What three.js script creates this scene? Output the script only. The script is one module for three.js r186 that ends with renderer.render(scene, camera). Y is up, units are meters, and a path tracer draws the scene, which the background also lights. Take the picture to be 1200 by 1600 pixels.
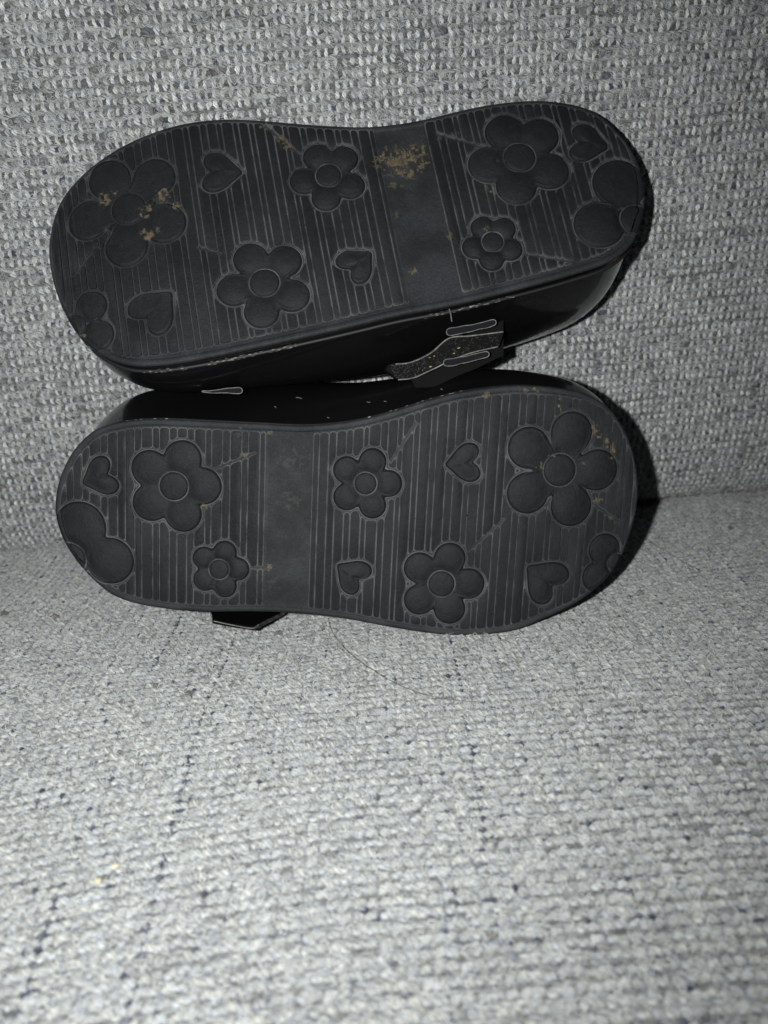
import * as THREE from 'three';
import { mergeGeometries, toCreasedNormals } from 'three/addons/utils/BufferGeometryUtils.js';

// ---------------------------------------------------------------- camera, light, exposure
const scene = new THREE.Scene();
const rad = (d) => d * Math.PI / 180;
const PITCH = 32, ROLL = -2, EYE = new THREE.Vector3(0, 0.155, 0);
const camera = new THREE.PerspectiveCamera(62, 0.75, 0.01, 20);
camera.rotation.order = 'YXZ';
camera.position.copy(EYE);
camera.rotation.set(rad(-PITCH), 0, rad(ROLL));
camera.focus = 0.232; camera.userData.fStop = 14;
camera.updateMatrixWorld(true);
const renderer = new THREE.WebGLRenderer({ antialias: true });
renderer.toneMapping = THREE.LinearToneMapping;
renderer.toneMappingExposure = 1.08;
renderer.shadowMap.enabled = true;
scene.background = new THREE.Color(0.022, 0.023, 0.025);          // the dim room
// the phone's flash, a couple of centimetres to the left of its lens
const flash = new THREE.SpotLight(new THREE.Color(0.985, 1.0, 0.975), 0.25, 0, rad(64), 1, 2);
flash.name = 'phone_flash';
flash.position.copy(new THREE.Vector3(-0.0235, 0.004, 0.0).applyMatrix4(camera.matrixWorld));
flash.target.position.copy(new THREE.Vector3(-0.06, 0.01, -0.25).applyMatrix4(camera.matrixWorld));
flash.castShadow = true; flash.shadow.radius = 0.12; flash.shadow.mapSize.set(4096, 4096);
flash.shadow.camera.near = 0.01; flash.shadow.camera.far = 2; flash.shadow.bias = -0.0005;
scene.add(flash, flash.target);

// ---------------------------------------------------------------- helpers
function rng(seed) { let s = seed | 0; return () => { s = (s + 0x6d2b79f5) | 0; let t = Math.imul(s ^ (s >>> 15), 1 | s); t = (t + Math.imul(t ^ (t >>> 7), 61 | t)) ^ t; return ((t ^ (t >>> 14)) >>> 0) / 4294967296; }; }
function hash2(x, y) { let h = Math.imul(x, 374761393) ^ Math.imul(y, 668265263); h = Math.imul(h ^ (h >>> 13), 1274126177); return ((h ^ (h >>> 16)) >>> 0) / 4294967296; }
function vnoise(x, y) {
  const ix = Math.floor(x), iy = Math.floor(y), fx = x - ix, fy = y - iy, a = fx * fx * (3 - 2 * fx), b = fy * fy * (3 - 2 * fy);
  return (hash2(ix, iy) * (1 - a) + hash2(ix + 1, iy) * a) * (1 - b) + (hash2(ix, iy + 1) * (1 - a) + hash2(ix + 1, iy + 1) * a) * b;
}
const fbm = (x, y, n = 4) => { let s = 0, a = 0.5, t = 0; for (let i = 0; i < n; i++) { s += a * vnoise(x, y); t += a; a *= 0.5; x = x * 2.03 + 17.1; y = y * 2.03 + 5.7; } return s / t; };
const clamp = (x, a, b) => Math.min(b, Math.max(a, x)), lerp = (a, b, t) => a + (b - a) * t, sstep = (a, b, x) => { const t = clamp((x - a) / (b - a), 0, 1); return t * t * (3 - 2 * t); };
const F = 800 / Math.tan(rad(31));                                    // pixels of the 1200 x 1600 picture per unit slope
const rayDir = (px, py) => new THREE.Vector3((px - 600) / F, (800 - py) / F, -1).transformDirection(camera.matrixWorld);
const shown = (m) => { m.castShadow = m.receiveShadow = true; return m; };
function part(name, geometry, material, parent, kind) { const m = shown(new THREE.Mesh(geometry, material)); m.name = name; if (kind) m.userData.kind = kind; parent.add(m); return m; }
function thing(name, label, category, group) { const o = new THREE.Group(); o.name = name; o.userData = { label, category }; if (group) o.userData.group = group; scene.add(o); return o; }

// ---------------------------------------------------------------- sofa surfaces
const YAW = 0.06;
const seatH = (x, D) => { const d = D - YAW * x - 0.08; return 0.012 - (d > 0 ? 1.08 : 0.7) * d * d + 0.006 * sstep(0.155, 0.195, d) - 0.0062 * Math.exp(-(((D - YAW * x - 0.2) / 0.035) ** 2)) * Math.exp(-(((x - 0.012) / 0.09) ** 4)) + 0.0012 * (fbm(x * 22 + 3, D * 22, 2) - 0.5) * 2; };
const seatAt = (x, D) => new THREE.Vector3(x, seatH(x, D), -D);
const backCurve = new THREE.CatmullRomCurve3([[0.315, -0.026], [0.296, -0.027], [0.281, -0.023], [0.271, -0.014], [0.267, 0], [0.2665, 0.03], [0.269, 0.07], [0.2715, 0.11], [0.273, 0.15], [0.273, 0.2], [0.276, 0.25]].map(([d, h]) => new THREE.Vector3(0, h, -d)));
backCurve.arcLengthDivisions = 600;
const BACKLEN = backCurve.getLength();
const backAt = (x, b) => { const p = backCurve.getPointAt(clamp(b / BACKLEN, 0, 1)); return new THREE.Vector3(x, p.y + 0.02 * x, p.z - YAW * x + 0.0015 * (fbm(x * 18 + 40, b * 18, 2) - 0.5) * 2); };
function hitSeat(px, py, lift = 0) {
  const d = rayDir(px, py), p = new THREE.Vector3();
  let a = 0.05, b = 0.5;
  for (let i = 0; i < 40; i++) { const m = (a + b) / 2; p.copy(EYE).addScaledVector(d, m); if (p.y > seatH(p.x, -p.z) + lift) a = m; else b = m; }
  return p.clone();
}

// ---------------------------------------------------------------- sofa fabric: yarns woven over a ground cloth
const yarnMat = new THREE.MeshPhysicalMaterial({ color: 0xffffff, vertexColors: true, roughness: 0.7, specularIntensity: 0.45, sheen: 0.2, sheenRoughness: 0.5, sheenColor: new THREE.Color(0.8, 0.85, 0.9) });
const groundTex = (() => {
  const n = 256, d = new Uint8Array(n * n * 4);
  for (let y = 0; y < n; y++) for (let x = 0; x < n; x++) { const v = 70 + 60 * hash2(x, y + 900) * hash2(x >> 1, y + 7); d.set([v, v * 1.01, v * 1.03, 255], (y * n + x) * 4); }
  const t = new THREE.DataTexture(d, n, n); t.wrapS = t.wrapT = THREE.RepeatWrapping; t.magFilter = THREE.LinearFilter; t.colorSpace = THREE.SRGBColorSpace; t.needsUpdate = true; return t;
})();
const groundMat = new THREE.MeshStandardMaterial({ map: groundTex, roughness: 0.95 });

function strand(pos, col, idx, path, r, c, h, ring = 5) {
  const base = pos.length / 3, n = path.length;
  for (let i = 0; i < n; i++) {
    const a = path[Math.max(0, i - 1)], b = path[Math.min(n - 1, i + 1)], t = new THREE.Vector3().subVectors(b, a).normalize();
    const s = new THREE.Vector3(0.31, 0.17, 0.93).cross(t).normalize(), q = new THREE.Vector3().crossVectors(t, s);
    const e = r * (0.45 + 0.55 * Math.sin(Math.PI * (0.08 + 0.84 * i / (n - 1))));
    for (let k = 0; k < ring; k++) {
      const w = k / ring * 2 * Math.PI, v = path[i].clone().addScaledVector(s, Math.cos(w) * e).addScaledVector(q, Math.sin(w) * e);
      pos.push(v.x, v.y, v.z); col.push(c * h[0], c * h[1], c * h[2]);
    }
  }
  for (let i = 0; i < n - 1; i++) for (let k = 0; k < ring; k++) { const a = base + i * ring + k, b = base + i * ring + (k + 1) % ring; idx.push(a, b, b + ring, a, b + ring, a + ring); }
}
function geo(pos, idx, col, uv) {
  const g = new THREE.BufferGeometry();
  g.setAttribute('position', new THREE.Float32BufferAttribute(pos, 3));
  if (col) g.setAttribute('color', new THREE.Float32BufferAttribute(col, 3));
  if (uv) g.setAttribute('uv', new THREE.Float32BufferAttribute(uv, 2));
  g.setIndex(idx); g.computeVertexNormals(); return g;
}
const HUES = [[1, 1, 1], [1, 1, 0.98], [0.96, 0.99, 1.03], [0.86, 0.92, 1.04], [0.7, 0.72, 0.76], [1, 0.96, 0.88], [1.06, 1.06, 1.04]];
// a short length of yarn arching over its neighbours, made of twisted strands
function yarn(seed, { len, radius, arch, strands, vertical, loose, thick, lo }) {
  const R = rng(seed), pos = [], col = [], idx = [];
  for (let k = 0; k < strands; k++) {
    const ph = k / strands * 2 * Math.PI + R() * 1.2, tw = 1.6 + R() * 1.6, rr = radius * (0.35 + 0.45 * R()), sh = (R() - 0.5) * loose, jz = (R() - 0.5) * loose * 0.5, path = [];
    for (let i = 0; i <= 6; i++) {
      const t = i / 6 - 0.5, a = ph + tw * t * Math.PI * 0.7, across = Math.cos(a) * rr + sh * Math.cos(t * 2.4), z = arch * (Math.cos(t * Math.PI * 0.98) - 0.25) + Math.sin(a) * rr * 0.8 + jz + (R() - 0.5) * loose * 0.25;
      const along = t * len * (0.85 + 0.3 * R() * (Math.abs(t) > 0.4 ? 1 : 0));
      path.push(vertical ? new THREE.Vector3(across, along, z) : new THREE.Vector3(along, across, z));
    }
    strand(pos, col, idx, path, thick * (0.8 + 0.5 * R()), lo + (1 - lo) * Math.pow(R(), 0.6), HUES[(R() * HUES.length) | 0]);
  }
  return geo(pos, idx, col);
}
const MM = 0.001, FINE = 0.84, PX = 2.75 * MM * FINE;
const styles = {
  back: {
    tufts: [1, 2, 3, 4, 5, 6].map((s) => yarn(s * 71, { len: 2.310 * MM, radius: 0.605 * MM, arch: 0.588 * MM, strands: 12, vertical: true, loose: 0.630 * MM, thick: 0.139 * MM, lo: 0.26 })),
    wefts: [1, 2, 3, 4, 5, 6].map((s) => yarn(s * 131 + 7, { len: 2.856 * MM, radius: 0.588 * MM, arch: 0.252 * MM, strands: 12, vertical: false, loose: 0.672 * MM, thick: 0.139 * MM, lo: 0.2 })),
    lows: [1, 2, 3, 4].map((s) => yarn(s * 17 + 3, { len: 2.520 * MM, radius: 0.672 * MM, arch: 0.168 * MM, strands: 12, vertical: false, loose: 0.756 * MM, thick: 0.143 * MM, lo: 0.3 })), weft: 0.82, dots: 0.45, flat: false,
  },
  seat: {
    tufts: [1, 2, 3, 4, 5, 6].map((s) => yarn(s * 73 + 2, { len: 2.310 * MM, radius: 0.798 * MM, arch: 0.420 * MM, strands: 19, vertical: false, loose: 0.630 * MM, thick: 0.134 * MM, lo: 0.5 })),
    wefts: [1, 2, 3, 4, 5, 6].map((s) => yarn(s * 137 + 7, { len: 2.856 * MM, radius: 0.462 * MM, arch: 0.126 * MM, strands: 9, vertical: false, loose: 0.504 * MM, thick: 0.139 * MM, lo: 0.3 })),
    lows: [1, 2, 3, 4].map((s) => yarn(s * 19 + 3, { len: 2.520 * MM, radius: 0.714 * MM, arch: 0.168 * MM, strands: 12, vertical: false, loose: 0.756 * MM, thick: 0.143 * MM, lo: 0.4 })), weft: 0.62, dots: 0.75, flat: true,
  },
};
const fuzzShapes = [1, 2, 3].map((s) => yarn(s * 53 + 1, { len: 2.2 * MM, radius: 0.9 * MM, arch: 0.5 * MM, strands: 5, vertical: false, loose: 2.0 * MM, thick: 0.06 * MM, lo: 0.7 }));

function weave(parent, at, cols, rows, a0, b0, warp, seed, style, PY) {
  const R = rng(seed), sets = [], { tufts: tuftShapes, wefts: weftShapes, lows: lowShapes } = style, lightness = 1;
  const add = (kind, shapes) => shapes.map((g) => { const s = { kind, g, m: [], c: [] }; sets.push(s); return s; });
  const tufts = add('warp_yarn', tuftShapes), wefts = add('weft_yarn', weftShapes), lows = add('weft_yarn', lowShapes), fuzz = add('yarn_fuzz', fuzzShapes);
  const M = new THREE.Matrix4(), T = new THREE.Vector3(), B = new THREE.Vector3(), N = new THREE.Vector3(), P = new THREE.Vector3(), e = 0.0008, c = new THREE.Color();
  function put(set, a, b, lift, turn, sx, sy, sz, color) {
    b += warp(a);
    P.copy(at(a, b)); T.copy(at(a + e, b + warp(a + e) - warp(a))).sub(P).normalize(); B.copy(at(a, b + e)).sub(P).normalize();
    N.crossVectors(T, B).normalize(); B.crossVectors(N, T);
    const ct = Math.cos(turn), st = Math.sin(turn), T2 = T.clone().multiplyScalar(ct).addScaledVector(B, st), B2 = B.clone().multiplyScalar(ct).addScaledVector(T, -st);
    P.addScaledVector(N, lift);
    M.makeBasis(T2.multiplyScalar(sx), B2.multiplyScalar(sy), N.clone().multiplyScalar(sz)).setPosition(P);
    set.m.push(...M.elements); set.c.push(color.r, color.g, color.b);
  }
  const tone = (base, tint, k) => c.setRGB(base[0] * (1 - k) + tint[0] * k, base[1] * (1 - k) + tint[1] * k, base[2] * (1 - k) + tint[2] * k);
  const LIGHT = [0.73, 0.74, 0.725], MID = [0.58, 0.59, 0.59], DARK = [0.2, 0.195, 0.185], NAVY = [0.075, 0.09, 0.14], GREY = [0.42, 0.43, 0.44], NV = new THREE.Color(...NAVY);
  for (let j = 0; j < rows; j++) {
    const rowShift = (hash2(j, seed) - 0.5) * 0.5 * MM;
    for (let i = 0; i < cols; i++) {
      const a = a0 + i * PX + (R() - 0.5) * 0.6 * MM + rowShift * 0.6, b = b0 + j * PY + (R() - 0.5) * 0.5 * MM;
      // warp: pale, with a few navy columns that come and go
      const navyCol = hash2(i, seed + 5) < 0.09 && vnoise(i * 3.3, j * 0.12 + seed) > 0.45;
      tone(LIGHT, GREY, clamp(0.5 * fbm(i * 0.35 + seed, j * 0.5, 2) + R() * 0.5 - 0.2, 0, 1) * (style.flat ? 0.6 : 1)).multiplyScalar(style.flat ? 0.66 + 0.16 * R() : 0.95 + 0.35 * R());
      if (!style.flat && navyCol && R() < 0.3) tone(NAVY, GREY, 0.2 + R() * 0.5);
      else if (R() < (style.flat ? 0.008 : 0.04)) tone(DARK, GREY, R());
      put(tufts[(R() * 6) | 0], a, b, 0.3 * MM + R() * 0.25 * MM, (R() - 0.5) * 0.6 + (style.flat ? 0.3 * sstep(0.0, -0.1, a) : 0), style.flat ? 0.78 + R() * 0.27 : 0.8 + R() * 0.4, 0.8 + R() * 0.35, 0.75 + R() * 0.5, c);
      // weft: heather, changing slowly along each row
      const run = fbm(i * 0.16 + j * 31.7, j * 7.3 + seed, 3), blue = vnoise(i * 0.23 + j * 11.1 + 50, j * 3.1 + seed);
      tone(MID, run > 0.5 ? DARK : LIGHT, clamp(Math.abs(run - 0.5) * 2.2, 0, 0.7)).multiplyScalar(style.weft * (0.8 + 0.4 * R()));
      if (blue > 0.8) c.lerp(NV, 0.15 + 0.3 * R());
      const pit = style.flat && (navyCol ? R() < 0.8 : R() < 0.055); if (pit) c.copy(NV).lerp(new THREE.Color(...GREY), R() * R() * 0.6);
      put(wefts[(R() * 6) | 0], a + PX * 0.5, b + PY * 0.5, style.flat ? (pit ? 0.5 * MM : 0.05 * MM) : 0.1 * MM + R() * 0.3 * MM, (R() - 0.5) * 0.5, pit ? 0.34 : 0.9 + R() * 0.25, 0.8 + R() * 0.4, 0.8 + R() * 0.5, c);
      const low = R();
      tone(style.flat ? [0.27, 0.28, 0.3] : [0.2, 0.2, 0.21], low < 0.4 ? DARK : MID, R() * (style.flat ? 0.35 : 0.8)); if (low > 0.94 || (navyCol && low < style.dots)) tone(NAVY, GREY, R() * 0.3);
      put(lows[(R() * 4) | 0], a + PX * 0.5, b, -0.12 * MM, (R() - 0.5) * 0.6, 1, 1, 1, c);
      tone(LIGHT, R() < 0.3 ? DARK : MID, R() * 0.8);
      put(fuzz[(R() * 3) | 0], a + R() * PX, b + R() * PY, 0.5 * MM, R() * 6.28, 1, 1, 1, c);
    }
  }
  for (const s of sets) {
    if (!s.m.length) continue;
    const im = shown(new THREE.InstancedMesh(s.g, yarnMat, s.m.length / 16));
    im.name = s.kind; im.userData.kind = 'stuff';
    im.instanceMatrix.array.set(s.m); im.instanceColor = new THREE.InstancedBufferAttribute(new Float32Array(s.c), 3);
    parent.add(im);
  }
}
function sheet(at, a0, a1, b0, b1, na, nb, drop) {
  const pos = [], uv = [], idx = [];
  for (let j = 0; j <= nb; j++) for (let i = 0; i <= na; i++) {
    const a = lerp(a0, a1, i / na), b = lerp(b0, b1, j / nb), p = at(a, b), e = 0.001, n = at(a + e, b).sub(p).cross(at(a, b + e).sub(p)).normalize();
    p.addScaledVector(n, -drop); pos.push(p.x, p.y, p.z); uv.push(a * 14, b * 14);
  }
  for (let j = 0; j < nb; j++) for (let i = 0; i < na; i++) { const a = j * (na + 1) + i; idx.push(a, a + 1, a + na + 2, a, a + na + 2, a + na + 1); }
  return geo(pos, idx, null, uv);
}
const sofa = thing('sofa', 'light grey heather woven sofa seat and backrest under the two black shoes', 'sofa');
const seat = part('seat_cushion', sheet(seatAt, -0.2, 0.2, -0.06, 0.31, 80, 80, 0.6 * MM), groundMat, sofa);
const back = part('backrest', sheet(backAt, -0.2, 0.2, 0, BACKLEN, 80, 80, 0.6 * MM), groundMat, sofa);
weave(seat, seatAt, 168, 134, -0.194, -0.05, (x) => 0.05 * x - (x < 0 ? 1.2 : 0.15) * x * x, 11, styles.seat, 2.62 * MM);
weave(back, backAt, 168, 104, -0.194, 0.0, (x) => 0.012 * x, 29, styles.back, 2.8 * MM);

// ---------------------------------------------------------------- shoe soles: plan drawn in each sole's own plane
const patent = new THREE.MeshPhysicalMaterial({ color: new THREE.Color(0.004, 0.004, 0.0045), roughness: 0.3, specularIntensity: 0.4, clearcoat: 0.8, clearcoatRoughness: 0.05 });
const liningMat = new THREE.MeshStandardMaterial({ color: new THREE.Color(0.02, 0.02, 0.022), roughness: 0.9 });
const edgeMat = (() => {       // frayed cut edge: pale where the backing shows, dark where it is worn or dirty
  const n = 256, d = new Uint8Array(n * 4 * 4);
  for (let y = 0; y < 4; y++) for (let x = 0; x < n; x++) { const k = 60 + 95 * fbm(x * 0.09, y * 3.1, 3) * (0.6 + 0.6 * hash2(x, y)); d.set([k, k, k * 0.96, 255], (y * n + x) * 4); }
  const t = new THREE.DataTexture(d, n, 4); t.wrapS = t.wrapT = THREE.RepeatWrapping; t.magFilter = THREE.LinearFilter; t.colorSpace = THREE.SRGBColorSpace; t.needsUpdate = true;
  return new THREE.MeshStandardMaterial({ map: t, roughness: 0.95 });
})();
const navyCloth = new THREE.MeshPhysicalMaterial({ color: new THREE.Color(0.007, 0.0078, 0.0105), roughness: 0.9, specularIntensity: 0.3 });
const mudMat = new THREE.MeshStandardMaterial({ color: new THREE.Color(0.1, 0.077, 0.047), roughness: 1 });
const grain = (() => {
  const n = 512, d = new Uint8Array(n * n * 4);
  for (let y = 0; y < n; y++) for (let x = 0; x < n; x++) { const v = 90 * hash2(x, y) + 80 * hash2(x >> 1, (y >> 1) + 50) + 85 * hash2(x >> 3, (y >> 3) + 99); d.set([v, v, v, 255], (y * n + x) * 4); }
  const t = new THREE.DataTexture(d, n, n); t.wrapS = t.wrapT = THREE.RepeatWrapping; t.repeat.set(4, 2); t.magFilter = THREE.LinearFilter; t.needsUpdate = true; return t;
})();

function smoothMax(a, b, k) { const h = clamp(0.5 + 0.5 * (a - b) / k, 0, 1); return lerp(b, a, h) + k * h * (1 - h); }
// closed contours of f < 0 on a grid
function contours(f, x0, y0, x1, y1, step) {
  const nx = Math.ceil((x1 - x0) / step) + 1, ny = Math.ceil((y1 - y0) / step) + 1, v = new Float64Array(nx * ny);
  for (let j = 0; j < ny; j++) for (let i = 0; i < nx; i++) v[j * nx + i] = (i === 0 || j === 0 || i === nx - 1 || j === ny - 1) ? Math.max(1e-6, f(x0 + i * step, y0 + j * step)) : f(x0 + i * step, y0 + j * step);
  const next = new Map(), pts = new Map();
  const edge = (i, j, d) => {       // d 0: to the right, 1: upwards
    const key = (j * nx + i) * 2 + d;
    if (!pts.has(key)) { const a = v[j * nx + i], b = v[(j + (d ? 1 : 0)) * nx + i + (d ? 0 : 1)], t = a / (a - b); pts.set(key, [x0 + (i + (d ? 0 : t)) * step, y0 + (j + (d ? t : 0)) * step]); }
    return key;
  };
  const table = { 1: [[3, 0]], 2: [[0, 1]], 3: [[3, 1]], 4: [[1, 2]], 5: [[3, 0], [1, 2]], 6: [[0, 2]], 7: [[3, 2]], 8: [[2, 3]], 9: [[2, 0]], 10: [[0, 1], [2, 3]], 11: [[2, 1]], 12: [[1, 3]], 13: [[1, 0]], 14: [[0, 3]] };
  for (let j = 0; j < ny - 1; j++) for (let i = 0; i < nx - 1; i++) {
    const c = (v[j * nx + i] < 0 ? 1 : 0) | (v[j * nx + i + 1] < 0 ? 2 : 0) | (v[(j + 1) * nx + i + 1] < 0 ? 4 : 0) | (v[(j + 1) * nx + i] < 0 ? 8 : 0);
    for (const [a, b] of table[c] ?? []) {
      const e = (k) => k === 0 ? edge(i, j, 0) : k === 1 ? edge(i + 1, j, 1) : k === 2 ? edge(i, j + 1, 0) : edge(i, j, 1);
      next.set(e(b), e(a));
    }
  }
  const loops = [];
  while (next.size) {
    const first = next.keys().next().value, loop = []; let k = first;
    while (next.has(k)) { const n = next.get(k); next.delete(k); loop.push(pts.get(k)); k = n; }
    if (loop.length > 5) loops.push(loop);
  }
  return loops;
}
function simplify(loop, tol) {
  const keep = new Uint8Array(loop.length), n = loop.length;
  let far = 0, best = -1; for (let i = 1; i < n; i++) { const d = Math.hypot(loop[i][0] - loop[0][0], loop[i][1] - loop[0][1]); if (d > best) { best = d; far = i; } }
  keep[0] = keep[far] = 1;
  const go = (a, b) => {
    const p = loop[a % n], q = loop[b % n], L = Math.hypot(q[0] - p[0], q[1] - p[1]) || 1e-9; let w = 0, at = -1;
    for (let i = a + 1; i < b; i++) { const r = loop[i % n], d = Math.abs((q[0] - p[0]) * (r[1] - p[1]) - (q[1] - p[1]) * (r[0] - p[0])) / L; if (d > w) { w = d; at = i; } }
    if (w > tol) { keep[at % n] = 1; go(a, at); go(at, b); }
  };
  go(0, far); go(far, n);
  return loop.filter((_, i) => keep[i]);
}
const area = (l) => { let s = 0; for (let i = 0; i < l.length; i++) { const p = l[i], q = l[(i + 1) % l.length]; s += p[0] * q[1] - p[1] * q[0]; } return s / 2; };

const HEART = (() => { const n = 120, out = []; for (let i = 0; i < n; i++) { const t = i / n * 2 * Math.PI, x = 16.5 * Math.sign(Math.sin(t)) * Math.abs(Math.sin(t)) ** 2.3, y = 13 * Math.cos(t) - 5 * Math.cos(2 * t) - 2 * Math.cos(3 * t) - Math.cos(4 * t); out.push([x / 16, (y + 2) / 15.2]); } return out; })();

function makeShoe(spec) {
  const shoe = thing(spec.name, spec.label, 'shoe');
  // the sole's plane
  const tilt = rad(spec.tilt), camN = new THREE.Vector3(0, Math.sin(tilt), Math.cos(tilt)), [cx, cy] = spec.center;
  const camP = new THREE.Vector3((cx - 600) / F, (800 - cy) / F, -1).multiplyScalar(spec.depth);
  const P0 = camP.clone().applyMatrix4(camera.matrixWorld), N = camN.clone().transformDirection(camera.matrixWorld);
  const onPlane = (px, py) => { const d = rayDir(px, py); return EYE.clone().addScaledVector(d, P0.clone().sub(EYE).dot(N) / d.dot(N)); };
  const V = new THREE.Vector3(); for (const [a, b] of spec.bars) V.add(onPlane(...a).sub(onPlane(...b)).normalize());
  V.addScaledVector(N, -V.dot(N)).normalize();
  const U = new THREE.Vector3().crossVectors(V, N);
  shoe.matrixAutoUpdate = true;
  shoe.position.copy(P0); shoe.quaternion.setFromRotationMatrix(new THREE.Matrix4().makeBasis(U, V, N));
  shoe.updateMatrixWorld(true);
  const toLocal = shoe.matrixWorld.clone().invert(), eyeL = EYE.clone().applyMatrix4(toLocal);
  const toe = spec.toe;                                           // +1: toe towards +u
  let uMin = -0.08, uMax = 0.08;
  const bend = (u, v) => { const t = toe > 0 ? u : -u, e = toe > 0 ? uMax : -uMin, h = toe > 0 ? -uMin : uMax; return -2.6 * Math.max(0, t - (e - 0.042)) ** 2 - 3.5 * Math.max(0, -t - (h - 0.018)) ** 2; };
  function plan(px, py) {
    const d = rayDir(px, py).transformDirection(toLocal); let z = 0, u = 0, v = 0;
    for (let k = 0; k < 4; k++) { const s = (z - eyeL.z) / d.z; u = eyeL.x + d.x * s; v = eyeL.y + d.y * s; z = bend(u, v); }
    return [u, v];
  }
  const scaleAt = (px, py) => { const a = plan(px - 5, py), b = plan(px + 5, py), c = plan(px, py - 5), d = plan(px, py + 5); return (Math.hypot(a[0] - b[0], a[1] - b[1]) + Math.hypot(c[0] - d[0], c[1] - d[1])) / 20; };
  // outline
  let raw = spec.outline.map(([x, y]) => plan(x, y)); uMin = Math.min(...raw.map((p) => p[0])); uMax = Math.max(...raw.map((p) => p[0]));
  raw = spec.outline.map(([x, y]) => plan(x, y));
  const curve = new THREE.CatmullRomCurve3(raw.map(([u, v]) => new THREE.Vector3(u, v, 0)), true, 'centripetal'), NO = 220;
  let outline = curve.getSpacedPoints(NO).slice(0, NO).map((p) => [p.x, p.y]);
  if (area(outline) < 0) outline.reverse();
  uMin = Math.min(...outline.map((p) => p[0])); uMax = Math.max(...outline.map((p) => p[0]));
  const vMin = Math.min(...outline.map((p) => p[1])), vMax = Math.max(...outline.map((p) => p[1])), LEN = uMax - uMin;
  const onorm = outline.map((_, i) => { const a = outline[(i + NO - 1) % NO], b = outline[(i + 1) % NO], l = Math.hypot(b[0] - a[0], b[1] - a[1]); return [(b[1] - a[1]) / l, -(b[0] - a[0]) / l]; });
  // distance to the outline, negative inside, on a grid
  const GS = 0.0005, gx = Math.ceil((uMax - uMin + 0.01) / GS), gy = Math.ceil((vMax - vMin + 0.01) / GS), grid = new Float32Array(gx * gy);
  for (let j = 0; j < gy; j++) for (let i = 0; i < gx; i++) {
    const x = uMin - 0.005 + i * GS, y = vMin - 0.005 + j * GS; let best = 1, inside = false;
    for (let k = 0, m = NO - 1; k < NO; m = k++) {
      const [ax, ay] = outline[m], [bx, by] = outline[k], ex = bx - ax, ey = by - ay, t = clamp(((x - ax) * ex + (y - ay) * ey) / (ex * ex + ey * ey), 0, 1), d = (x - ax - ex * t) ** 2 + (y - ay - ey * t) ** 2;
      if (d < best) best = d;
      if ((ay > y) !== (by > y) && x < (bx - ax) * (y - ay) / (by - ay) + ax) inside = !inside;
    }
    grid[j * gx + i] = Math.sqrt(best) * (inside ? -1 : 1);
  }
  const edgeD = (u, v) => {
    const x = clamp((u - uMin + 0.005) / GS, 0, gx - 1.001), y = clamp((v - vMin + 0.005) / GS, 0, gy - 1.001), i = x | 0, j = y | 0, a = x - i, b = y - j, k = j * gx + i;
    return lerp(lerp(grid[k], grid[k + 1], a), lerp(grid[k + gx], grid[k + gx + 1], a), b);
  };
  // raised flowers and hearts
  const figures = [];
  for (const [px, py, dist, pr, cr, base] of spec.flowers) {
    const c = plan(px, py), s = scaleAt(px, py), petals = [];
    const dir = (deg) => { const q = plan(px + 10 * Math.cos(rad(deg)), py + 10 * Math.sin(rad(deg))); const l = Math.hypot(q[0] - c[0], q[1] - c[1]); return [(q[0] - c[0]) / l, (q[1] - c[1]) / l]; };
    for (let k = 0; k < 5; k++) { const d = dir(base + 72 * k); petals.push([c[0] + d[0] * dist * s, c[1] + d[1] * dist * s, pr * s]); }
    figures.push({ kind: 'tread_flower', c, petals, core: cr * s, wear: spec.wear(px, py) });
  }
  for (const [ds, disc] of spec.edgeFlowers) {
    const petals = ds.map(([px, py, r]) => [...plan(px, py), r * scaleAt(px, py)]), c = plan(disc[0], disc[1]);
    figures.push({ kind: 'tread_flower', c, petals, core: disc[2] * scaleAt(disc[0], disc[1]), wear: spec.wear(disc[0], disc[1]), atEdge: true });
  }
  for (const [px, py, size, deg] of spec.hearts) {
    const c = plan(px, py), s = scaleAt(px, py) * size, q = plan(px + 10 * Math.cos(rad(deg)), py + 10 * Math.sin(rad(deg))), a = Math.atan2(q[1] - c[1], q[0] - c[0]);
    const ca = Math.cos(a), sa = Math.sin(a), poly = HEART.map(([x, y]) => [c[0] + s * (y * ca - x * sa), c[1] + s * (y * sa + x * ca)]), table = new Float32Array(360);
    for (let k = 0; k < 360; k++) {     // radius of the outline in each direction
      const dx = Math.cos(rad(k)), dy = Math.sin(rad(k)); let r = 0;
      for (let m = 0; m < poly.length; m++) { const [ax, ay] = poly[m], [bx, by] = poly[(m + 1) % poly.length], x1 = ax - c[0], y1 = ay - c[1], x2 = bx - c[0], y2 = by - c[1], den = dx * (y2 - y1) - dy * (x2 - x1); if (Math.abs(den) < 1e-15) continue; const t = (x1 * (y2 - y1) - y1 * (x2 - x1)) / den, w = (x1 * dy - y1 * dx) / den; if (w >= 0 && w <= 1 && t > r) r = t; }
      table[k] = r;
    }
    const soft = table.map((_, k) => { let t = 0, n = 0; for (let m = -16; m <= 16; m++) { const w = 17 - Math.abs(m); t += w * table[(k + m + 360) % 360]; n += w; } return t / n; });
    figures.push({ kind: 'tread_heart', c, poly, table: soft, size: s, wear: spec.wear(px, py) });
  }
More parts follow.
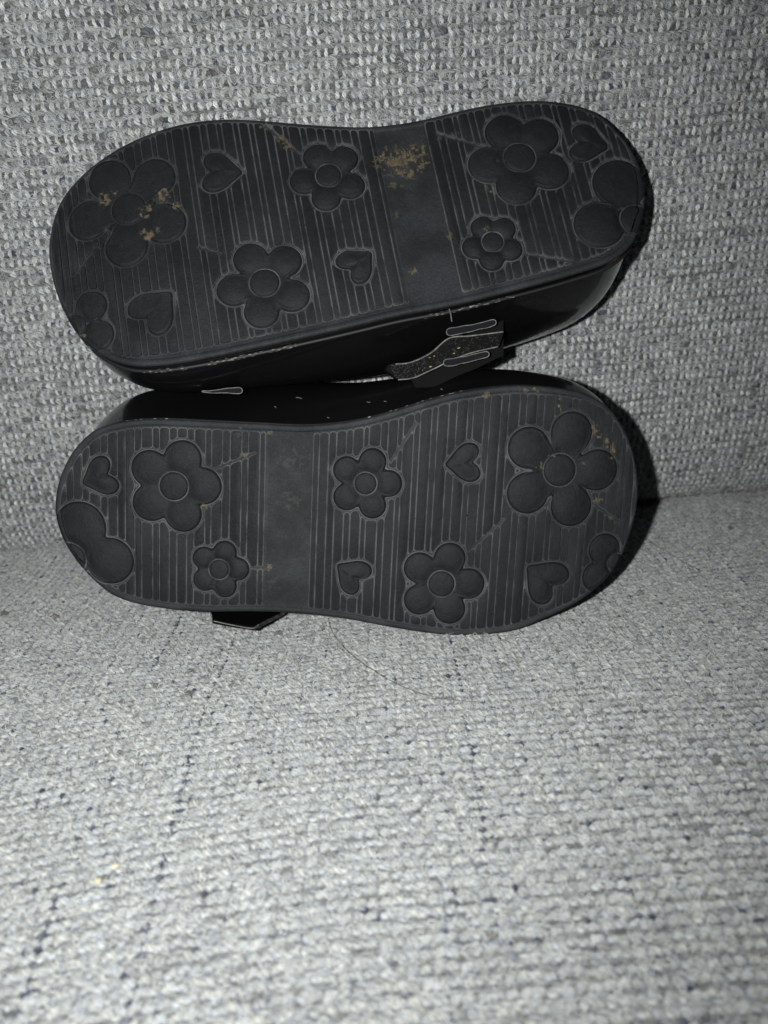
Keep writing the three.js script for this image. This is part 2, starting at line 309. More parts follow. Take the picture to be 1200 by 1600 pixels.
  const figureD = (f, u, v) => {
    if (f.petals) { let d = Math.hypot(u - f.c[0], v - f.c[1]) - f.core * (f.atEdge ? 1.15 : 1.6); for (const [x, y, r] of f.petals) d = -smoothMax(-d, r - Math.hypot(u - x, v - y), 0.0011); return d; }
    const x = u - f.c[0], y = v - f.c[1], r = Math.hypot(x, y), k = ((Math.atan2(y, x) / Math.PI * 180) + 360) % 360, i = k | 0, R = lerp(f.table[i % 360], f.table[(i + 1) % 360], k - i);
    return (r - R) * 0.85;
  };
  const stems = spec.stems.map(([a, b]) => [...plan(...a), ...plan(...b)]);
  const stemD = (u, v) => { let d = 1; for (const [ax, ay, bx, by] of stems) { const ex = bx - ax, ey = by - ay, t = clamp(((u - ax) * ex + (v - ay) * ey) / (ex * ex + ey * ey), 0, 1); d = Math.min(d, Math.hypot(u - ax - ex * t, v - ay - ey * t) - 0.00045); } return d; };
  const figuresD = (u, v) => { let d = 1; for (const f of figures) d = Math.min(d, figureD(f, u, v)); return d; };
  const inset = (u, v) => { const t = toe > 0 ? u - uMin : uMax - u, side = lerp(spec.margin[0], spec.margin[1], sstep(-0.012, 0.012, v - (vMin + vMax) / 2)); return lerp(side, 0.0009, sstep(LEN - 0.03, LEN - 0.004, t)) * lerp(0.75, 1, sstep(0, 0.012, t)); };
  // the waist, bare of bars
  const w0 = (plan(...spec.waist[0][0])[0] + plan(...spec.waist[0][1])[0]) / 2, w1 = (plan(...spec.waist[1][0])[0] + plan(...spec.waist[1][1])[0]) / 2;
  const R = rng(spec.seed), barEdges = [];
  for (let u = uMin + 0.0008, n = 0; u < uMax - 0.0005; n++) {
    let w = (n % 2 ? 0.0018 : 0.0029) + (R() - 0.5) * 0.0008;
    if (u < w0 && u + w > w0 - 0.0006) { if (w0 - u > 0.0012) barEdges.push([u, w0 - 0.0002]); u = w1 + 0.0002; continue; }
    barEdges.push([u, u + w - 0.00036]); u += w;
  }
  const figGap = 0.00055;
  const barD = (b, u, v) => {
    const box = Math.max(b[0] - u, u - b[1]);
    const cut = Math.max(edgeD(u, v) + inset(u, v), figGap - figuresD(u, v), -stemD(u, v));
    return smoothMax(box, cut, 0.0008);
  };

  // colour: worn dark rubber, pale dust in the grooves, dried mud
  const TW = 2048, TH = 1024, px = new Uint8Array(TW * TH * 4), uvOf = (u, v) => [(u - uMin + 0.004) / (LEN + 0.008), (v - vMin + 0.004) / (vMax - vMin + 0.008)];
  const stains = spec.stains.map(([x, y, rx, ry, k, c]) => { const p = plan(x, y), s = scaleAt(x, y); return [p[0], p[1], rx * s, (ry ?? rx) * s, k ?? 1, c ?? 0]; });
  const mudTone = [[95, 83, 63], [112, 114, 58], [76, 74, 67]];
  for (let j = 0; j < TH; j++) for (let i = 0; i < TW; i++) {
    const u = uMin - 0.004 + (i + 0.5) / TW * (LEN + 0.008), v = vMin - 0.004 + (j + 0.5) / TH * (vMax - vMin + 0.008), ed = edgeD(u, v), o = (j * TW + i) * 4;
    let dust = 0, ground = 1;
    if (ed < 0.001) {
      let best = 1, fd = figuresD(u, v);
      let inner = 1; for (const f of figures) if (f.petals) inner = Math.min(inner, Math.abs(Math.hypot(u - f.c[0], v - f.c[1]) - f.core));
      best = Math.min(fd < 0 ? -fd * 1.8 : fd, inner);
      if (fd > 0) for (const b of barEdges) if (u > b[0] - 0.0006 && u < b[1] + 0.0006) { const d = barD(b, u, v); best = Math.min(best, d < 0 ? -d * 2.2 : d); if (d < 0) ground = 0; }
      if (fd < 0) ground = 0;
      const worn = fbm(u * 260 + spec.seed, v * 260, 3);
      dust = Math.exp(-((best / 0.00018) ** 2)) * clamp(worn * 1.3 + 0.02, 0.15, 0.9) * (0.6 + 0.5 * hash2(i, j)) * spec.dust(u, v);
    }
    const f1 = fbm(u * 900, v * 900, 3), f2 = fbm(u * 120 + 9, v * 120, 3), f3 = hash2(i + 77, j);
    let r = 21 + 9 * (f1 - 0.5) + 12 * (f2 - 0.5) + 7 * (f3 - 0.5) + ground * (u > w0 && u < w1 ? 3 + 7 * f2 : 8 + 8 * f2), g = r + 2.5, b = r + 6;
    r += 5 * sstep(0.45, 0.7, f2) * ground + 14 * (hash2(i >> 1, (j >> 1) + 400) ** 6); g = r + 2.5; b = r + 5.5;
    { const t = toe > 0 ? uMax - u : u - uMin, e = sstep(0.014, 0.004, t) * spec.scuff; if (e > 0) { const q = fbm(u * 2600, v * 130, 3), d = 34 * e * (q - 0.42); r += d; g += d * 0.97; b += d * 0.85; } }
    if (ground && ed < -0.001 && f3 > 0.993 - 0.02 * f2) { r += 40; g += 38; b += 30; }
    const k = dust * 0.85; r = lerp(r, 122, k); g = lerp(g, 124, k); b = lerp(b, 120, k);
    for (const [x, y, rx, ry, q, c] of stains) {
      const dx = (u - x) / rx, dy = (v - y) / ry, d = dx * dx + dy * dy;
      if (d < 3) { const n = fbm(u * 1100 + x * 999, v * 1100, 4), m = sstep(0.0, 0.3, n - 0.34 - 0.2 * d) * q * 0.9; const t = mudTone[c], z = 0.75 + 0.5 * hash2(i >> 1, j >> 1); r = lerp(r, t[0] * z, m); g = lerp(g, t[1] * z, m); b = lerp(b, t[2] * z, m); }
    }
    px.set([clamp(r, 0, 255), clamp(g, 0, 255), clamp(b, 0, 255), 255], o);
  }
  const tex = new THREE.DataTexture(px, TW, TH); tex.colorSpace = THREE.SRGBColorSpace; tex.magFilter = THREE.LinearFilter; tex.needsUpdate = true;
  const rubber = new THREE.MeshPhysicalMaterial({ map: tex, roughness: 0.7, specularIntensity: 0.55, bumpMap: grain, bumpScale: 0.00012 });

  // outsole: ground of the tread and the wall round it
  const GROUND = -0.0008, THICK = 0.005, spineV = (u) => { let lo = 1, hi = -1; for (let k = -40; k <= 40; k++) { const v = (vMin + vMax) / 2 + k * 0.001; if (edgeD(u, v) < 0) { lo = Math.min(lo, v); hi = Math.max(hi, v); } } return (lo + hi) / 2; };
  const spine = outline.map(([u]) => { const s = clamp(u, uMin + 0.028, uMax - 0.028); return [s, spineV(s)]; });
  {
    const pos = [], uv = [], idx = [], rows = [];
    const lip = [[-0.0022, -THICK], [-0.001, -0.0034], [-0.0002, -0.0018], [0, -0.0011], [-0.0001, -0.0006], [-0.0004, -0.00032], [-0.0008, -0.00025], [-0.0013, -0.00027], [-0.0017, -0.0005], [-0.0019, GROUND]];
    for (const [off, z] of lip) rows.push([off, z, 0]);
    for (let k = 1; k <= 12; k++) rows.push([-0.0019, GROUND, k / 12]);
    for (const [off, z, s] of rows) for (let i = 0; i < NO; i++) {
      let u = outline[i][0] + onorm[i][0] * off, v = outline[i][1] + onorm[i][1] * off; u = lerp(u, spine[i][0], s); v = lerp(v, spine[i][1], s);
      pos.push(u, v, z + bend(u, v)); uv.push(...uvOf(u, v));
    }
    for (let k = 0; k < rows.length - 1; k++) for (let i = 0; i < NO; i++) { const a = k * NO + i, b = k * NO + (i + 1) % NO; idx.push(a, b, b + NO, a, b + NO, a + NO); }
    part('outsole', geo(pos, idx, null, uv), rubber, shoe);
  }
  const finish = (g) => {
    const p = g.attributes.position, uv = new Float32Array(p.count * 2);
    for (let i = 0; i < p.count; i++) { const u = p.getX(i), v = p.getY(i); p.setZ(i, p.getZ(i) + bend(u, v)); uv.set(uvOf(u, v), i * 2); }
    g.setAttribute('uv', new THREE.Float32BufferAttribute(uv, 2)); return g;
  };
  // bars
  let nBars = 0;
  for (const b of barEdges) for (const loop of contours((u, v) => barD(b, u, v), b[0] - 0.0004, vMin - 0.001, b[1] + 0.0004, vMax + 0.001, 0.00022)) {
    if (area(loop) < 0) loop.reverse();
    if (area(loop) < 1.1e-6) continue;
    const l = simplify(loop, 0.00004).filter((p, i, q) => { const n = q[(i + 1) % q.length]; return Math.hypot(p[0] - n[0], p[1] - n[1]) > 0.00014; }); if (l.length < 4) continue;
    const bev = 0.00013, shape = new THREE.Shape(l.map(([u, v]) => new THREE.Vector2(u, v)));
    const mid = l[0], low = spec.low(mid[0], mid[1]);
    let g = new THREE.ExtrudeGeometry(shape, { depth: 0.0007, bevelEnabled: true, bevelThickness: 0.00016, bevelSize: bev, bevelOffset: -bev, bevelSegments: 2, steps: 1 });
    g.translate(0, 0, -0.00095 - low + (R() - 0.5) * 0.00006);
    part('tread_bar', finish(toCreasedNormals(g, 0.7)), rubber, shoe); nBars++;
  }
  console.log(spec.name, 'bars', nBars, 'length', LEN.toFixed(4), 'width', (vMax - vMin).toFixed(4));
  // flowers and hearts: cushioned reliefs
  for (const f of figures) {
    let c = f.c.slice();
    const D = (u, v) => Math.max(figureD(f, u, v), edgeD(u, v) + inset(u, v) * 0.75);
    if (f.atEdge) { let sx = 0, sy = 0; for (const [x, y] of f.petals) { sx += x; sy += y; } c = [lerp(sx / f.petals.length, f.c[0], 0.25), lerp(sy / f.petals.length, f.c[1], 0.25)]; }
    const NA = f.petals ? 110 : 64, rings = f.petals ? [0, 0.12, 0.24, 0.36, 0.46, 0.56, 0.66, 0.75, 0.83, 0.89, 0.94, 0.975, 1] : [0, 0.2, 0.4, 0.58, 0.72, 0.83, 0.9, 0.95, 0.98, 1], pos = [], idx = [];
    const relief = (u, v) => {
      const d = -D(u, v), rim = sstep(0, 0.00055, d); let z = lerp(GROUND - 0.0002, 0.0002, rim) - 0.00028 * sstep(0.0004, 0.0008, d);
      if (f.petals) {
        let best = -1; for (const [x, y, r] of f.petals) best = Math.max(best, 1 - ((u - x) ** 2 + (v - y) ** 2) / (r * r * 0.8));
        z += 0.0006 * f.wear * sstep(0, 1, clamp(best, 0, 1)) * rim;
        const rc = Math.hypot(u - f.c[0], v - f.c[1]); z -= 0.0004 * sstep(f.core * 1.5, f.core * 1.05, rc);
      } else z += 0.0005 * f.wear * sstep(0.0004, 0.004, d);
      return z;
    };
    for (let r = 0; r < rings.length; r++) for (let k = 0; k < (r ? NA : 1); k++) {
      const a = k / NA * 2 * Math.PI, dx = Math.cos(a), dy = Math.sin(a);
      let lo = 0, hi = 0.0005; while (D(c[0] + dx * hi, c[1] + dy * hi) < 0 && hi < 0.03) { lo = hi; hi += 0.0004; }
      for (let q = 0; q < 14; q++) { const m = (lo + hi) / 2; if (D(c[0] + dx * m, c[1] + dy * m) < 0) lo = m; else hi = m; }
      const u = c[0] + dx * lo * rings[r], v = c[1] + dy * lo * rings[r];
      pos.push(u, v, r === rings.length - 1 ? GROUND - 0.0002 : relief(u, v));
    }
    for (let k = 0; k < NA; k++) idx.push(0, 1 + k, 1 + (k + 1) % NA);
    for (let r = 1; r < rings.length - 1; r++) for (let k = 0; k < NA; k++) { const a = 1 + (r - 1) * NA + k, b = 1 + (r - 1) * NA + (k + 1) % NA; idx.push(a, a + NA, b + NA, a, b + NA, b); }
    const g = finish(geo(pos, idx)); g.computeVertexNormals();
    const m = part(f.kind, g, rubber, shoe);
    if (f.petals) {           // the round centre
      const pos = [], idx = [], n = 40, prof = [[0, 0.00035], [0.4, 0.00032], [0.7, 0.00022], [0.86, 0.0001], [0.93, -0.0001], [0.96, -0.0006]];
      prof.forEach(([r, z], q) => { for (let k = 0; k < n; k++) { const a = k / n * 2 * Math.PI; let u = f.c[0] + Math.cos(a) * f.core * r, v = f.c[1] + Math.sin(a) * f.core * r; let e = edgeD(u, v) + inset(u, v) * 0.6; for (let w = 0; w < 6 && e > 0; w++) { u = lerp(u, c[0], 0.15); v = lerp(v, c[1], 0.15); e = edgeD(u, v) + inset(u, v) * 0.6; } pos.push(u, v, z * (0.6 + 0.4 * f.wear)); } });
      for (let q = 0; q < prof.length - 1; q++) for (let k = 0; k < n; k++) { const a = q * n + k, b = q * n + (k + 1) % n; idx.push(a, a + n, b + n, a, b + n, b); }
      const gc = finish(geo(pos, idx)); gc.computeVertexNormals();
      part('flower_center', gc, rubber, m);
    }
  }
  // dried mud: crumbs on the stained places
  {
    const gs = [], base = new THREE.IcosahedronGeometry(1, 1);
    for (const [x, y, rx, ry, q, c] of stains) {
      if (q < 0.8 || c) continue;
      const n = Math.round(rx * ry * 1.6e6);
      for (let k = 0; k < n; k++) {
        const a = R() * 6.283, r = Math.sqrt(R()) * 0.85, u = x + Math.cos(a) * r * rx, v = y + Math.sin(a) * r * ry;
        if (edgeD(u, v) > -0.0006) continue;
        if (fbm(u * 1100 + x * 999, v * 1100, 4) < 0.53) continue;
        const g = base.clone(), s = 0.00012 + 0.00035 * R() * R(), p = g.attributes.position;
        for (let i = 0; i < p.count; i++) { const w = 0.75 + 0.5 * hash2((p.getX(i) * 91) | 0, (p.getY(i) * 77 + p.getZ(i) * 53 + k * 13) | 0); p.setXYZ(i, p.getX(i) * w * s * (1 + R() * 0.2), p.getY(i) * w * s, p.getZ(i) * w * s * 0.45); }
        g.rotateZ(R() * 6.28); g.translate(u, v, bend(u, v) + 0.0001); gs.push(g);
      }
    }
    if (gs.length) { const g = mergeGeometries(gs); g.computeVertexNormals(); const m = part('dried_mud', g, mudMat, shoe, 'stuff'); m.userData.label = 'dried brown mud stuck to the sole'; }
  }
  // the patent upper behind the sole
  const H = (u) => { const t = (toe > 0 ? u - uMin : uMax - u) / LEN; return lerp(0.043, 0.027, sstep(0.35, 0.95, t)) * spec.high; };
  const oc = [toe > 0 ? uMin + 0.40 * LEN : uMax - 0.40 * LEN, 0], ocv = spineV(oc[0]);
  const shellRow = (s) => {
    const out = [], e = s * Math.PI / 2;
    for (let i = 0; i < NO; i++) {
      const [ou, ov] = outline[i], a = Math.atan2((ov - ocv) / 0.03, (ou - oc[0]) / 0.07), ru = oc[0] + Math.cos(a) * 0.31 * LEN, rv = ocv + Math.sin(a) * 0.0185;
      const t = (toe > 0 ? ou - uMin : uMax - ou) / LEN, bulge = lerp(0.0012, spec.bulge, sstep(0.1, 0.5, t)) * Math.sin(Math.PI * Math.min(1, s * 1.35)) * (1 - 0.35 * sstep(0.85, 1, t));
      const off = -0.0012 + bulge, k = Math.pow(1 - Math.cos(e), 1.25);
      const u = lerp(ou + onorm[i][0] * off, ru, k), v = lerp(ov + onorm[i][1] * off, rv, k), z = -THICK + 0.0012 - (H(lerp(ou, ru, k)) - THICK) * Math.pow(Math.sin(e), 0.95);
      out.push(new THREE.Vector3(u, v + spec.skew * lerp(1, 0.35, sstep(0.4, 0.95, t)) * (-z - THICK), z + bend(u, v) * (1 - 0.5 * s)));
    }
    return out;
  };
  const loft = (rows, flip) => { const pos = [], idx = []; for (const r of rows) for (const p of r) pos.push(p.x, p.y, p.z); const n = rows[0].length; for (let k = 0; k < rows.length - 1; k++) for (let i = 0; i < n; i++) { const a = k * n + i, b = k * n + (i + 1) % n; if (flip) idx.push(a, b, b + n, a, b + n, a + n); else idx.push(a, b + n, b, a, a + n, b + n); } return geo(pos, idx); };
  const shellRows = []; for (let k = 0; k <= 22; k++) shellRows.push(shellRow(k / 22));
  part('patent_upper', loft(shellRows), patent, shoe);
  part('lining', loft(shellRows.map((r) => r.map((p, i) => p.clone().lerp(new THREE.Vector3(clamp(p.x, uMin + 0.03, uMax - 0.03), 0, p.z), 0.06))), true), liningMat, shoe);
  { const pos = [], idx = []; for (const s of [0, 1]) for (let i = 0; i < NO; i++) { const u = lerp(outline[i][0] - onorm[i][0] * 0.003, spine[i][0], s), v = lerp(outline[i][1] - onorm[i][1] * 0.003, spine[i][1], s); pos.push(u, v, -THICK - 0.0005 + bend(u, v)); } for (let i = 0; i < NO; i++) { const a = i, b = (i + 1) % NO; idx.push(a, b + NO, b, a, a + NO, b + NO); } part('insole', geo(pos, idx), liningMat, shoe); }
  { // dusty welt where the upper meets the sole
    const pts = outline.map(([u, v], i) => new THREE.Vector3(u + onorm[i][0] * -0.0004, v + onorm[i][1] * -0.0004, -THICK - 0.0001 + bend(u, v)));
    part('welt', new THREE.TubeGeometry(new THREE.CatmullRomCurve3(pts, true), 260, 0.00055, 6, true), spec.weltMat, shoe);
  }
  return { shoe, toLocal, at: (x, y, depth) => EYE.clone().add(new THREE.Vector3((x - 600) / F, (800 - y) / F, -1).multiplyScalar(depth).applyMatrix4(new THREE.Matrix4().extractRotation(camera.matrixWorld))).applyMatrix4(toLocal), H };
}
const weltMat = (() => {
  const n = 1024, m = 16, d = new Uint8Array(n * m * 4);
  for (let y = 0; y < m; y++) for (let x = 0; x < n; x++) { const k = hash2(x >> 1, y + 3) > 0.86 && vnoise(x * 0.02, 4) > 0.42 ? 90 + 70 * hash2(x, y) : 12 + 10 * hash2(x, y + 60); d.set([k, k, k * 0.97, 255], (y * n + x) * 4); }
  const t = new THREE.DataTexture(d, n, m); t.wrapS = t.wrapT = THREE.RepeatWrapping; t.magFilter = THREE.LinearFilter; t.colorSpace = THREE.SRGBColorSpace; t.needsUpdate = true;
  return new THREE.MeshStandardMaterial({ map: t, roughness: 0.6 });
})();

const upper = makeShoe({
  name: 'shoe', label: 'black patent shoe stacked on top, mud on its sole, toe pointing left', seed: 5, toe: -1, tilt: 14, depth: 0.230, center: [545, 360], high: 1.12, bulge: 0.0035, skew: -0.1, margin: [0.0031, 0.0014], scuff: 1, weltMat,
  bars: [[[582, 207], [642, 469]], [[665, 202], [717, 452]]], waist: [[[582, 207], [642, 469]], [[668, 202], [719, 452]]],
  outline: [[75, 390], [81, 348], [95, 311], [122, 277], [156, 248], [197, 223], [247, 202], [293, 190], [352, 184], [406, 186], [477, 192], [556, 196], [590, 195], [644, 188], [690, 178], [740, 166], [790, 158], [844, 155], [894, 161], [936, 177], [969, 207], [992, 240], [1005, 277], [1009, 311], [1002, 348], [986, 382], [957, 405], [894, 427], [790, 455], [707, 475], [623, 491], [556, 507], [477, 525], [393, 543], [310, 560], [247, 569], [197, 568], [156, 552], [122, 523], [97, 482], [81, 436]],
  flowers: [[200, 325, 60, 32, 26, 165], [513, 273, 36, 22, 19, 168], [413, 441, 46, 27, 23, 168], [812, 245, 47, 30, 24, 168], [770, 377, 28, 19, 16.5, 165]],
  edgeFlowers: [[[[141, 478, 25], [152, 523, 25]], [119, 506, 15]], [[[969, 286, 40], [937, 349, 38]], [995, 342, 24]]],
  hearts: [[347, 267, 33, 180], [560, 409, 30, 140], [243, 480, 38, 133], [922, 223, 31, 190]],
  stems: [[[475, 245], [415, 195]], [[760, 230], [685, 208]], [[345, 395], [310, 385]], [[800, 392], [900, 408]], [[150, 385], [115, 430]]],
  wear: (x, y) => (x < 300 ? 0.3 : 1), dust: (u, v) => lerp(0.35, 1, sstep(-0.06, -0.02, u)), low: () => 0,
  stains: [[231, 330, 12], [166, 311, 12], [254, 305, 14, 12], [274, 323, 7, 14], [233, 365, 16, 10], [181, 298, 5], [414, 196, 9], [435, 217, 12, 8], [448, 226, 8], [620, 248, 34, 24], [636, 272, 16], [652, 238, 20, 14], [663, 257, 10], [700, 215, 22, 7, 0.8, 2], [768, 294, 8, 9], [782, 252, 6], [702, 367, 6, 6, 0.7], [647, 423, 8, 6], [621, 332, 7, 7, 0.6], [765, 358, 10, 5, 0.8], [610, 288, 10, 10, 0.7], [128, 525, 6, 4]],
});
const lower = makeShoe({
  name: 'shoe_001', label: 'black patent shoe underneath, lying on the seat with its toe pointing right', seed: 9, toe: 1, tilt: -10, depth: 0.236, center: [541, 800], high: 0.95, bulge: 0.005, skew: 0.44, margin: [0.0021, 0.0023], scuff: 0.6, weltMat,
  bars: [[[418, 680], [413, 945]], [[493, 675], [483, 950]]], waist: [[[420, 680], [414, 945]], [[490, 675], [481, 950]]],
  outline: [[85, 797], [89, 759], [99, 730], [116, 701], [149, 671], [191, 659], [237, 655], [320, 658], [403, 662], [470, 665], [512, 663], [562, 656], [616, 642], [657, 629], [707, 615], [770, 605], [820, 602], [878, 607], [920, 617], [953, 638], [978, 674], [993, 717], [998, 767], [993, 809], [980, 851], [962, 888], [937, 917], [895, 947], [853, 967], [812, 984], [770, 992], [720, 995], [666, 990], [603, 980], [545, 969], [470, 960], [403, 957], [320, 957], [257, 952], [207, 943], [174, 930], [145, 907], [116, 874], [95, 838]],
  flowers: [[271, 760, 45, 30, 23, 0], [342, 890, 28, 19, 16, 0], [571, 756, 36, 22, 18, 0], [875, 735, 60, 33, 26, 0], [690, 913, 42, 25, 21, 0]],
  edgeFlowers: [[[[124, 825, 41], [171, 877, 37]], [107, 875, 27]], [[[945, 859, 25], [935, 902, 25]], [965, 880, 15]]],
  hearts: [[152, 747, 31, -20], [723, 724, 31, -5], [548, 898, 29, 36], [849, 905, 36, 38]],
  stems: [[[335, 733], [398, 708]], [[388, 888], [416, 888]], [[610, 722], [650, 662]], [[732, 862], [788, 812]], [[920, 782], [966, 815]]],
  wear: (x, y) => (x > 920 ? 0.6 : 1), dust: (u, v) => lerp(1, 0.6, sstep(0.03, 0.07, u)), low: () => 0,
  stains: [[376, 674, 14, 9, 0.7], [422, 678, 6, 6, 0.7], [383, 709, 8, 6, 0.9], [318, 792, 6, 5], [416, 888, 9, 10], [451, 784, 18, 16, 0.45, 2], [424, 913, 14, 10, 0.45, 2], [456, 720, 26, 22, 0.4, 2], [836, 611, 18, 5], [760, 617, 8, 6, 0.8], [876, 628, 4, 12, 1, 1], [932, 676, 8, 14], [949, 690, 4, 10], [958, 708, 5, 14, 0.9], [843, 726, 7, 8], [862, 713, 6, 4], [934, 780, 10, 7], [912, 726, 6], [955, 807, 6, 6, 0.7], [970, 867, 5, 8, 0.6, 2], [120, 920, 6, 6, 0.5]],
});

// ---------------------------------------------------------------- straps
function ribbon(points, widths, thick) {     // centre line, half-width vectors, thickness along the cross of both
  const curve = new THREE.CatmullRomCurve3(points), wc = new THREE.CatmullRomCurve3(widths), n = 28, pos = [], idx = [];
  for (let i = 0; i <= n; i++) {
    const p = curve.getPoint(i / n), t = curve.getTangent(i / n), w = wc.getPoint(i / n), q = new THREE.Vector3().crossVectors(t, w).normalize().multiplyScalar(thick / 2);
    for (const [a, b] of [[-1, -1], [-0.5, -1.15], [0.5, -1.15], [1, -1], [1, 1], [0.5, 1.15], [-0.5, 1.15], [-1, 1]]) { const v = p.clone().addScaledVector(w, a).addScaledVector(q, b); pos.push(v.x, v.y, v.z); }
  }
  for (let i = 0; i < n; i++) for (let k = 0; k < 8; k++) { const a = i * 8 + k, b = i * 8 + (k + 1) % 8; idx.push(a, b, b + 8, a, b + 8, a + 8); }
  for (let k = 1; k < 7; k++) { idx.push(0, k + 1, k); idx.push(n * 8, n * 8 + k, n * 8 + k + 1); }
  return toCreasedNormals(geo(pos, idx).toNonIndexed(), 0.8);
}
const tube = (pts, r, closed = false, seg = 60) => new THREE.TubeGeometry(new THREE.CatmullRomCurve3(pts, closed), seg, r, 6, closed);
const velcro = new THREE.MeshPhysicalMaterial({ color: new THREE.Color(0.005, 0.005, 0.005), roughness: 0.8, specularIntensity: 0.15 });
const looseFibre = new THREE.MeshStandardMaterial({ color: new THREE.Color(0.05, 0.05, 0.05), roughness: 0.35 });
const crumbMat = new THREE.MeshStandardMaterial({ color: new THREE.Color(0.3, 0.25, 0.08), roughness: 1 });
// a folded strap end seen edge-on: dark cloth between pale cut edges
function foldedEnd(s, a, b, half, depth, parent, taper = 1) {
  const A = s.at(...a, depth), B = s.at(...b, depth), back = s.at((a[0] + b[0]) / 2, (a[1] + b[1]) / 2, depth + 0.01).sub(s.at((a[0] + b[0]) / 2, (a[1] + b[1]) / 2, depth)).normalize();
  const t = B.clone().sub(A), L = t.length(); t.normalize(); const q = new THREE.Vector3().crossVectors(back, t).normalize(), h = half * depth / F, loop = [];
  const sag = (x) => h * 0.15 * Math.sin(x / L * Math.PI * 1.3 + 0.3) + h * 0.25 * (vnoise(x * 900 + a[0], 3) - 0.5), wide = (x) => h * lerp(taper, 0.85, x / L) * (0.85 + 0.2 * vnoise(x * 700 + a[1], 7));
  for (let k = 0; k <= 4; k++) { const w = Math.PI / 2 + k / 4 * Math.PI; loop.push([Math.cos(w) * wide(0), Math.sin(w) * wide(0) + sag(0)]); }
  for (let k = 1; k < 6; k++) loop.push([k / 6 * L, sag(k / 6 * L) - wide(k / 6 * L)]);
  for (let k = 0; k <= 4; k++) { const w = -Math.PI / 2 + k / 4 * Math.PI; loop.push([L + Math.cos(w) * wide(L), Math.sin(w) * wide(L) + sag(L)]); }
  for (let k = 5; k > 0; k--) loop.push([k / 6 * L, sag(k / 6 * L) + wide(k / 6 * L)]);
  const g = new THREE.ExtrudeGeometry(new THREE.Shape(loop.map(([x, y]) => new THREE.Vector2(x, y))), { depth: 0.009, bevelEnabled: false });
  g.applyMatrix4(new THREE.Matrix4().makeBasis(t, q, back).setPosition(A));
  const m = part('strap_end', g, navyCloth, parent);
  part('cut_edge', tube(loop.map(([x, y]) => A.clone().addScaledVector(t, x).addScaledVector(q, y).addScaledVector(back, -0.0001)), 0.00012, true, 90), edgeMat, m);
  return m;
}
{
  const s = upper, D = 0.236, P = (x, y, d = D) => s.at(x, y, d);
  const top = [[786, 518], [735, 526], [702, 530], [672, 551], [640, 566], [618, 569], [606, 570]], bot = [[778, 543], [735, 553], [705, 562], [675, 579], [645, 590], [622, 593], [601, 578]];
  const mid = top.map((t, i) => P((t[0] + bot[i][0]) / 2, (t[1] + bot[i][1]) / 2, D - 0.0015 * Math.sin(i))), half = top.map((t, i) => P(...t).sub(P(...bot[i])).multiplyScalar(0.5));
  const st = part('strap', ribbon(mid, half, 0.002), velcro, s.shoe);
  for (const e of [top, bot]) part('cut_edge', tube(e.slice(0, 6).map((p, i) => P(p[0], p[1] + (hash2(i, p[0]) - 0.5) * 3, D - 0.0015 * Math.sin(i) - 0.0012)), 0.0002), edgeMat, st);
  const fl = [[786, 528], [745, 545], [705, 566], [672, 588], [645, 598]], fw = [[0, 30], [4, 32], [6, 26], [6, 18], [4, 8]];
  part('strap', ribbon(fl.map((p) => P(...p, D + 0.0035)), fl.map((p, i) => P(p[0] + fw[i][0], p[1] + fw[i][1], D + 0.004).sub(P(...p, D + 0.0035)).multiplyScalar(0.9)), 0.0012), velcro, s.shoe);
  const R = rng(77), fib = [], crumbs = [];
  for (let k = 0; k < 420; k++) {
    const f = R() * 5.4, i = f | 0, t = f - i, e = R(), a = mid[i].clone().lerp(mid[i + 1], t).add(half[i].clone().lerp(half[i + 1], t).multiplyScalar((e - 0.5) * 1.9));
    const out = s.at(700, 550, 0.2).sub(s.at(700, 550, 0.21)).normalize();
    const p = a.addScaledVector(out, 0.0012), v = () => new THREE.Vector3(R() - 0.5, R() - 0.5, R() - 0.5).multiplyScalar(0.0011);
    fib.push(tube([p, p.clone().add(v()).addScaledVector(out, 0.0004), p.clone().add(v())], 0.000035, false, 4));
    if (k % 21 === 0 && f > 1.2 && f < 4.4) crumbs.push(new THREE.IcosahedronGeometry(0.00012 + R() * 0.00024, 0).scale(1.6, 0.7, 0.7).translate(p.x, p.y, p.z));
  }
  part('hook_fibres', mergeGeometries(fib), looseFibre, st, 'stuff');
  const c = part('yellow_crumbs', mergeGeometries(crumbs), crumbMat, st, 'stuff'); c.userData.label = 'yellow crumbs caught in the strap';
  foldedEnd(s, [703, 518], [771, 505], 5.5, D - 0.003, s.shoe);
  foldedEnd(s, [698, 567], [760, 554], 5.5, D - 0.003, s.shoe);
  // seam that closes the side panel
  part('seam', tube([[702, 483, 0.2275], [704, 490, 0.229], [706, 502, 0.231]].map((p) => P(...p)), 0.00018), edgeMat, s.shoe);
}
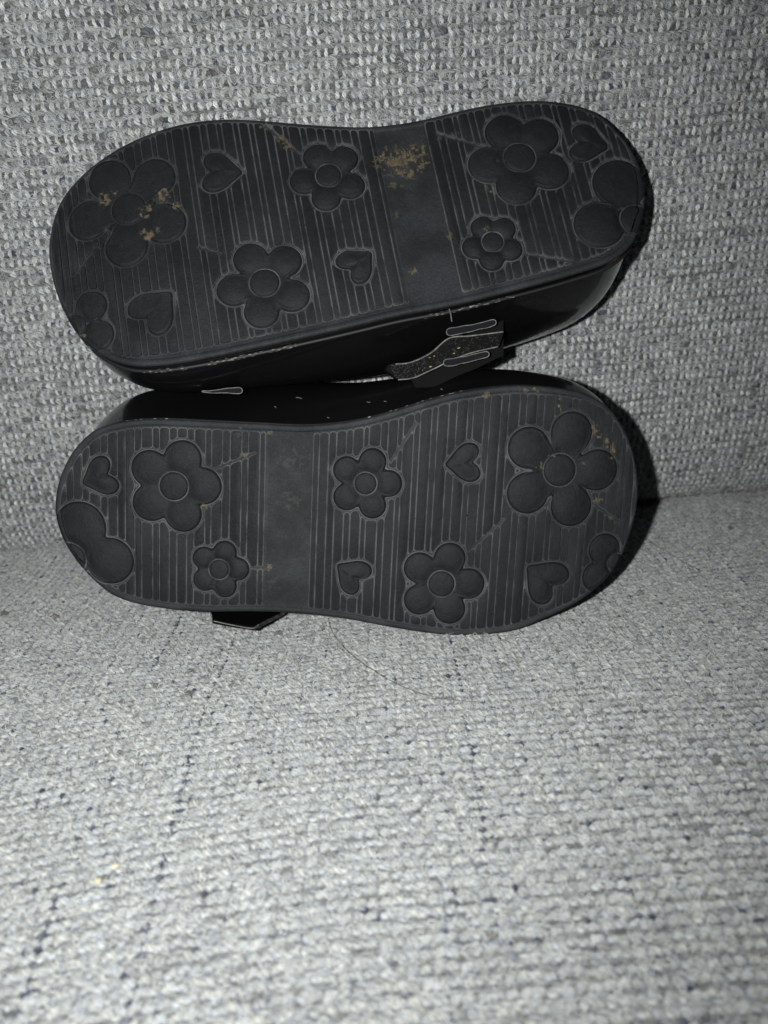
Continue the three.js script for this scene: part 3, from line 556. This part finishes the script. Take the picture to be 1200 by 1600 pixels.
{
  const s = lower, ray = new THREE.Raycaster(), shell = s.shoe.children.find((c) => c.name === 'patent_upper');
  s.shoe.updateMatrixWorld(true);
  const P2 = (x, y) => { ray.set(EYE, rayDir(x, y)); const h = ray.intersectObject(shell)[0]; return h ? s.shoe.worldToLocal(h.point.addScaledVector(ray.ray.direction, -0.0001)) : s.at(x, y, 0.24); };
  foldedEnd(s, [316, 611], [374, 611], 6, 0.2335, s.shoe, 0.12);
  // lint on the shiny side
  const R = rng(31), lint = [[467, 621, 9], [576, 628, 5], [602, 627, 4], [430, 636, 3], [513, 652, 3], [690, 608, 3]].map(([x, y, l]) => tube([P2(x - l / 2, y), P2(x, y + (R() - 0.5) * 2), P2(x + l / 2, y + R() * 2)], 0.00009, false, 8));
  part('lint', mergeGeometries(lint), edgeMat, s.shoe, 'stuff');
  // strap end poking out below the sole onto the seat
  const P = (x, y, q) => s.at(x, y, q), F1 = [P(332, 971, 0.241), P(362, 977, 0.24), P(397, 982, 0.239)], B1 = [P(327, 948, 0.258), P(380, 952, 0.257), P(446, 957, 0.256)];
  const g = ribbon(F1.map((f, i) => f.clone().add(B1[i]).multiplyScalar(0.5)), F1.map((f, i) => B1[i].clone().sub(f).multiplyScalar(0.5)), 0.0011);
  const t = part('strap_end', g, patent, s.shoe);
  part('cut_edge', tube([P(334, 970.5, 0.2403), P(362, 976.5, 0.2393), P(396, 981.5, 0.2383), P(404, 976, 0.2405)], 0.00016), edgeMat, t);
}

// ---------------------------------------------------------------- hair and crumbs on the seat
const hairMat = new THREE.MeshStandardMaterial({ color: new THREE.Color(0.035, 0.022, 0.012), roughness: 0.4 });
function hair(name, label, pts, r) {
  const m = shown(new THREE.Mesh(new THREE.TubeGeometry(new THREE.CatmullRomCurve3(pts.map(([x, y]) => hitSeat(x, y, 0.0017))), 80, r, 5), hairMat));
  m.name = name; m.userData = { label, category: 'hair' }; scene.add(m);
}
hair('hair', 'long curved brown hair on the seat below the lower shoe', [[513, 966], [517, 982], [530, 1003], [552, 1025], [580, 1045], [608, 1062], [640, 1077], [672, 1087], [705, 1093], [735, 1096]], 0.00006);
hair('hair_001', 'short dark hair on the seat right of the lower shoe', [[1008, 842], [1030, 855], [1052, 868], [1075, 882], [1098, 893]], 0.00007);
const crumbSeat = new THREE.MeshStandardMaterial({ color: new THREE.Color(0.52, 0.48, 0.33), roughness: 0.9 });
[[180, 1353, 0.00055, 'yellow crumb on the seat, the upper right one of two at lower left'], [152, 1377, 0.0006, 'pale yellow crumb on the seat, the lower left one of two at lower left']].forEach(([x, y, r, label], i) => {
  const g = new THREE.IcosahedronGeometry(r, 2), p = g.attributes.position;
  for (let k = 0; k < p.count; k++) { const w = 0.7 + 0.6 * vnoise(p.getX(k) * 1900 + 9 * i, p.getY(k) * 1900 + p.getZ(k) * 1500); p.setXYZ(k, p.getX(k) * w * 1.2, p.getY(k) * w * 0.6, p.getZ(k) * w); }
  g.computeVertexNormals();
  const m = shown(new THREE.Mesh(g, crumbSeat)); m.name = i ? 'crumb_001' : 'crumb'; m.position.copy(hitSeat(x, y, 0.0012)); m.userData = { label, category: 'crumb' }; scene.add(m);
});

renderer.render(scene, camera);
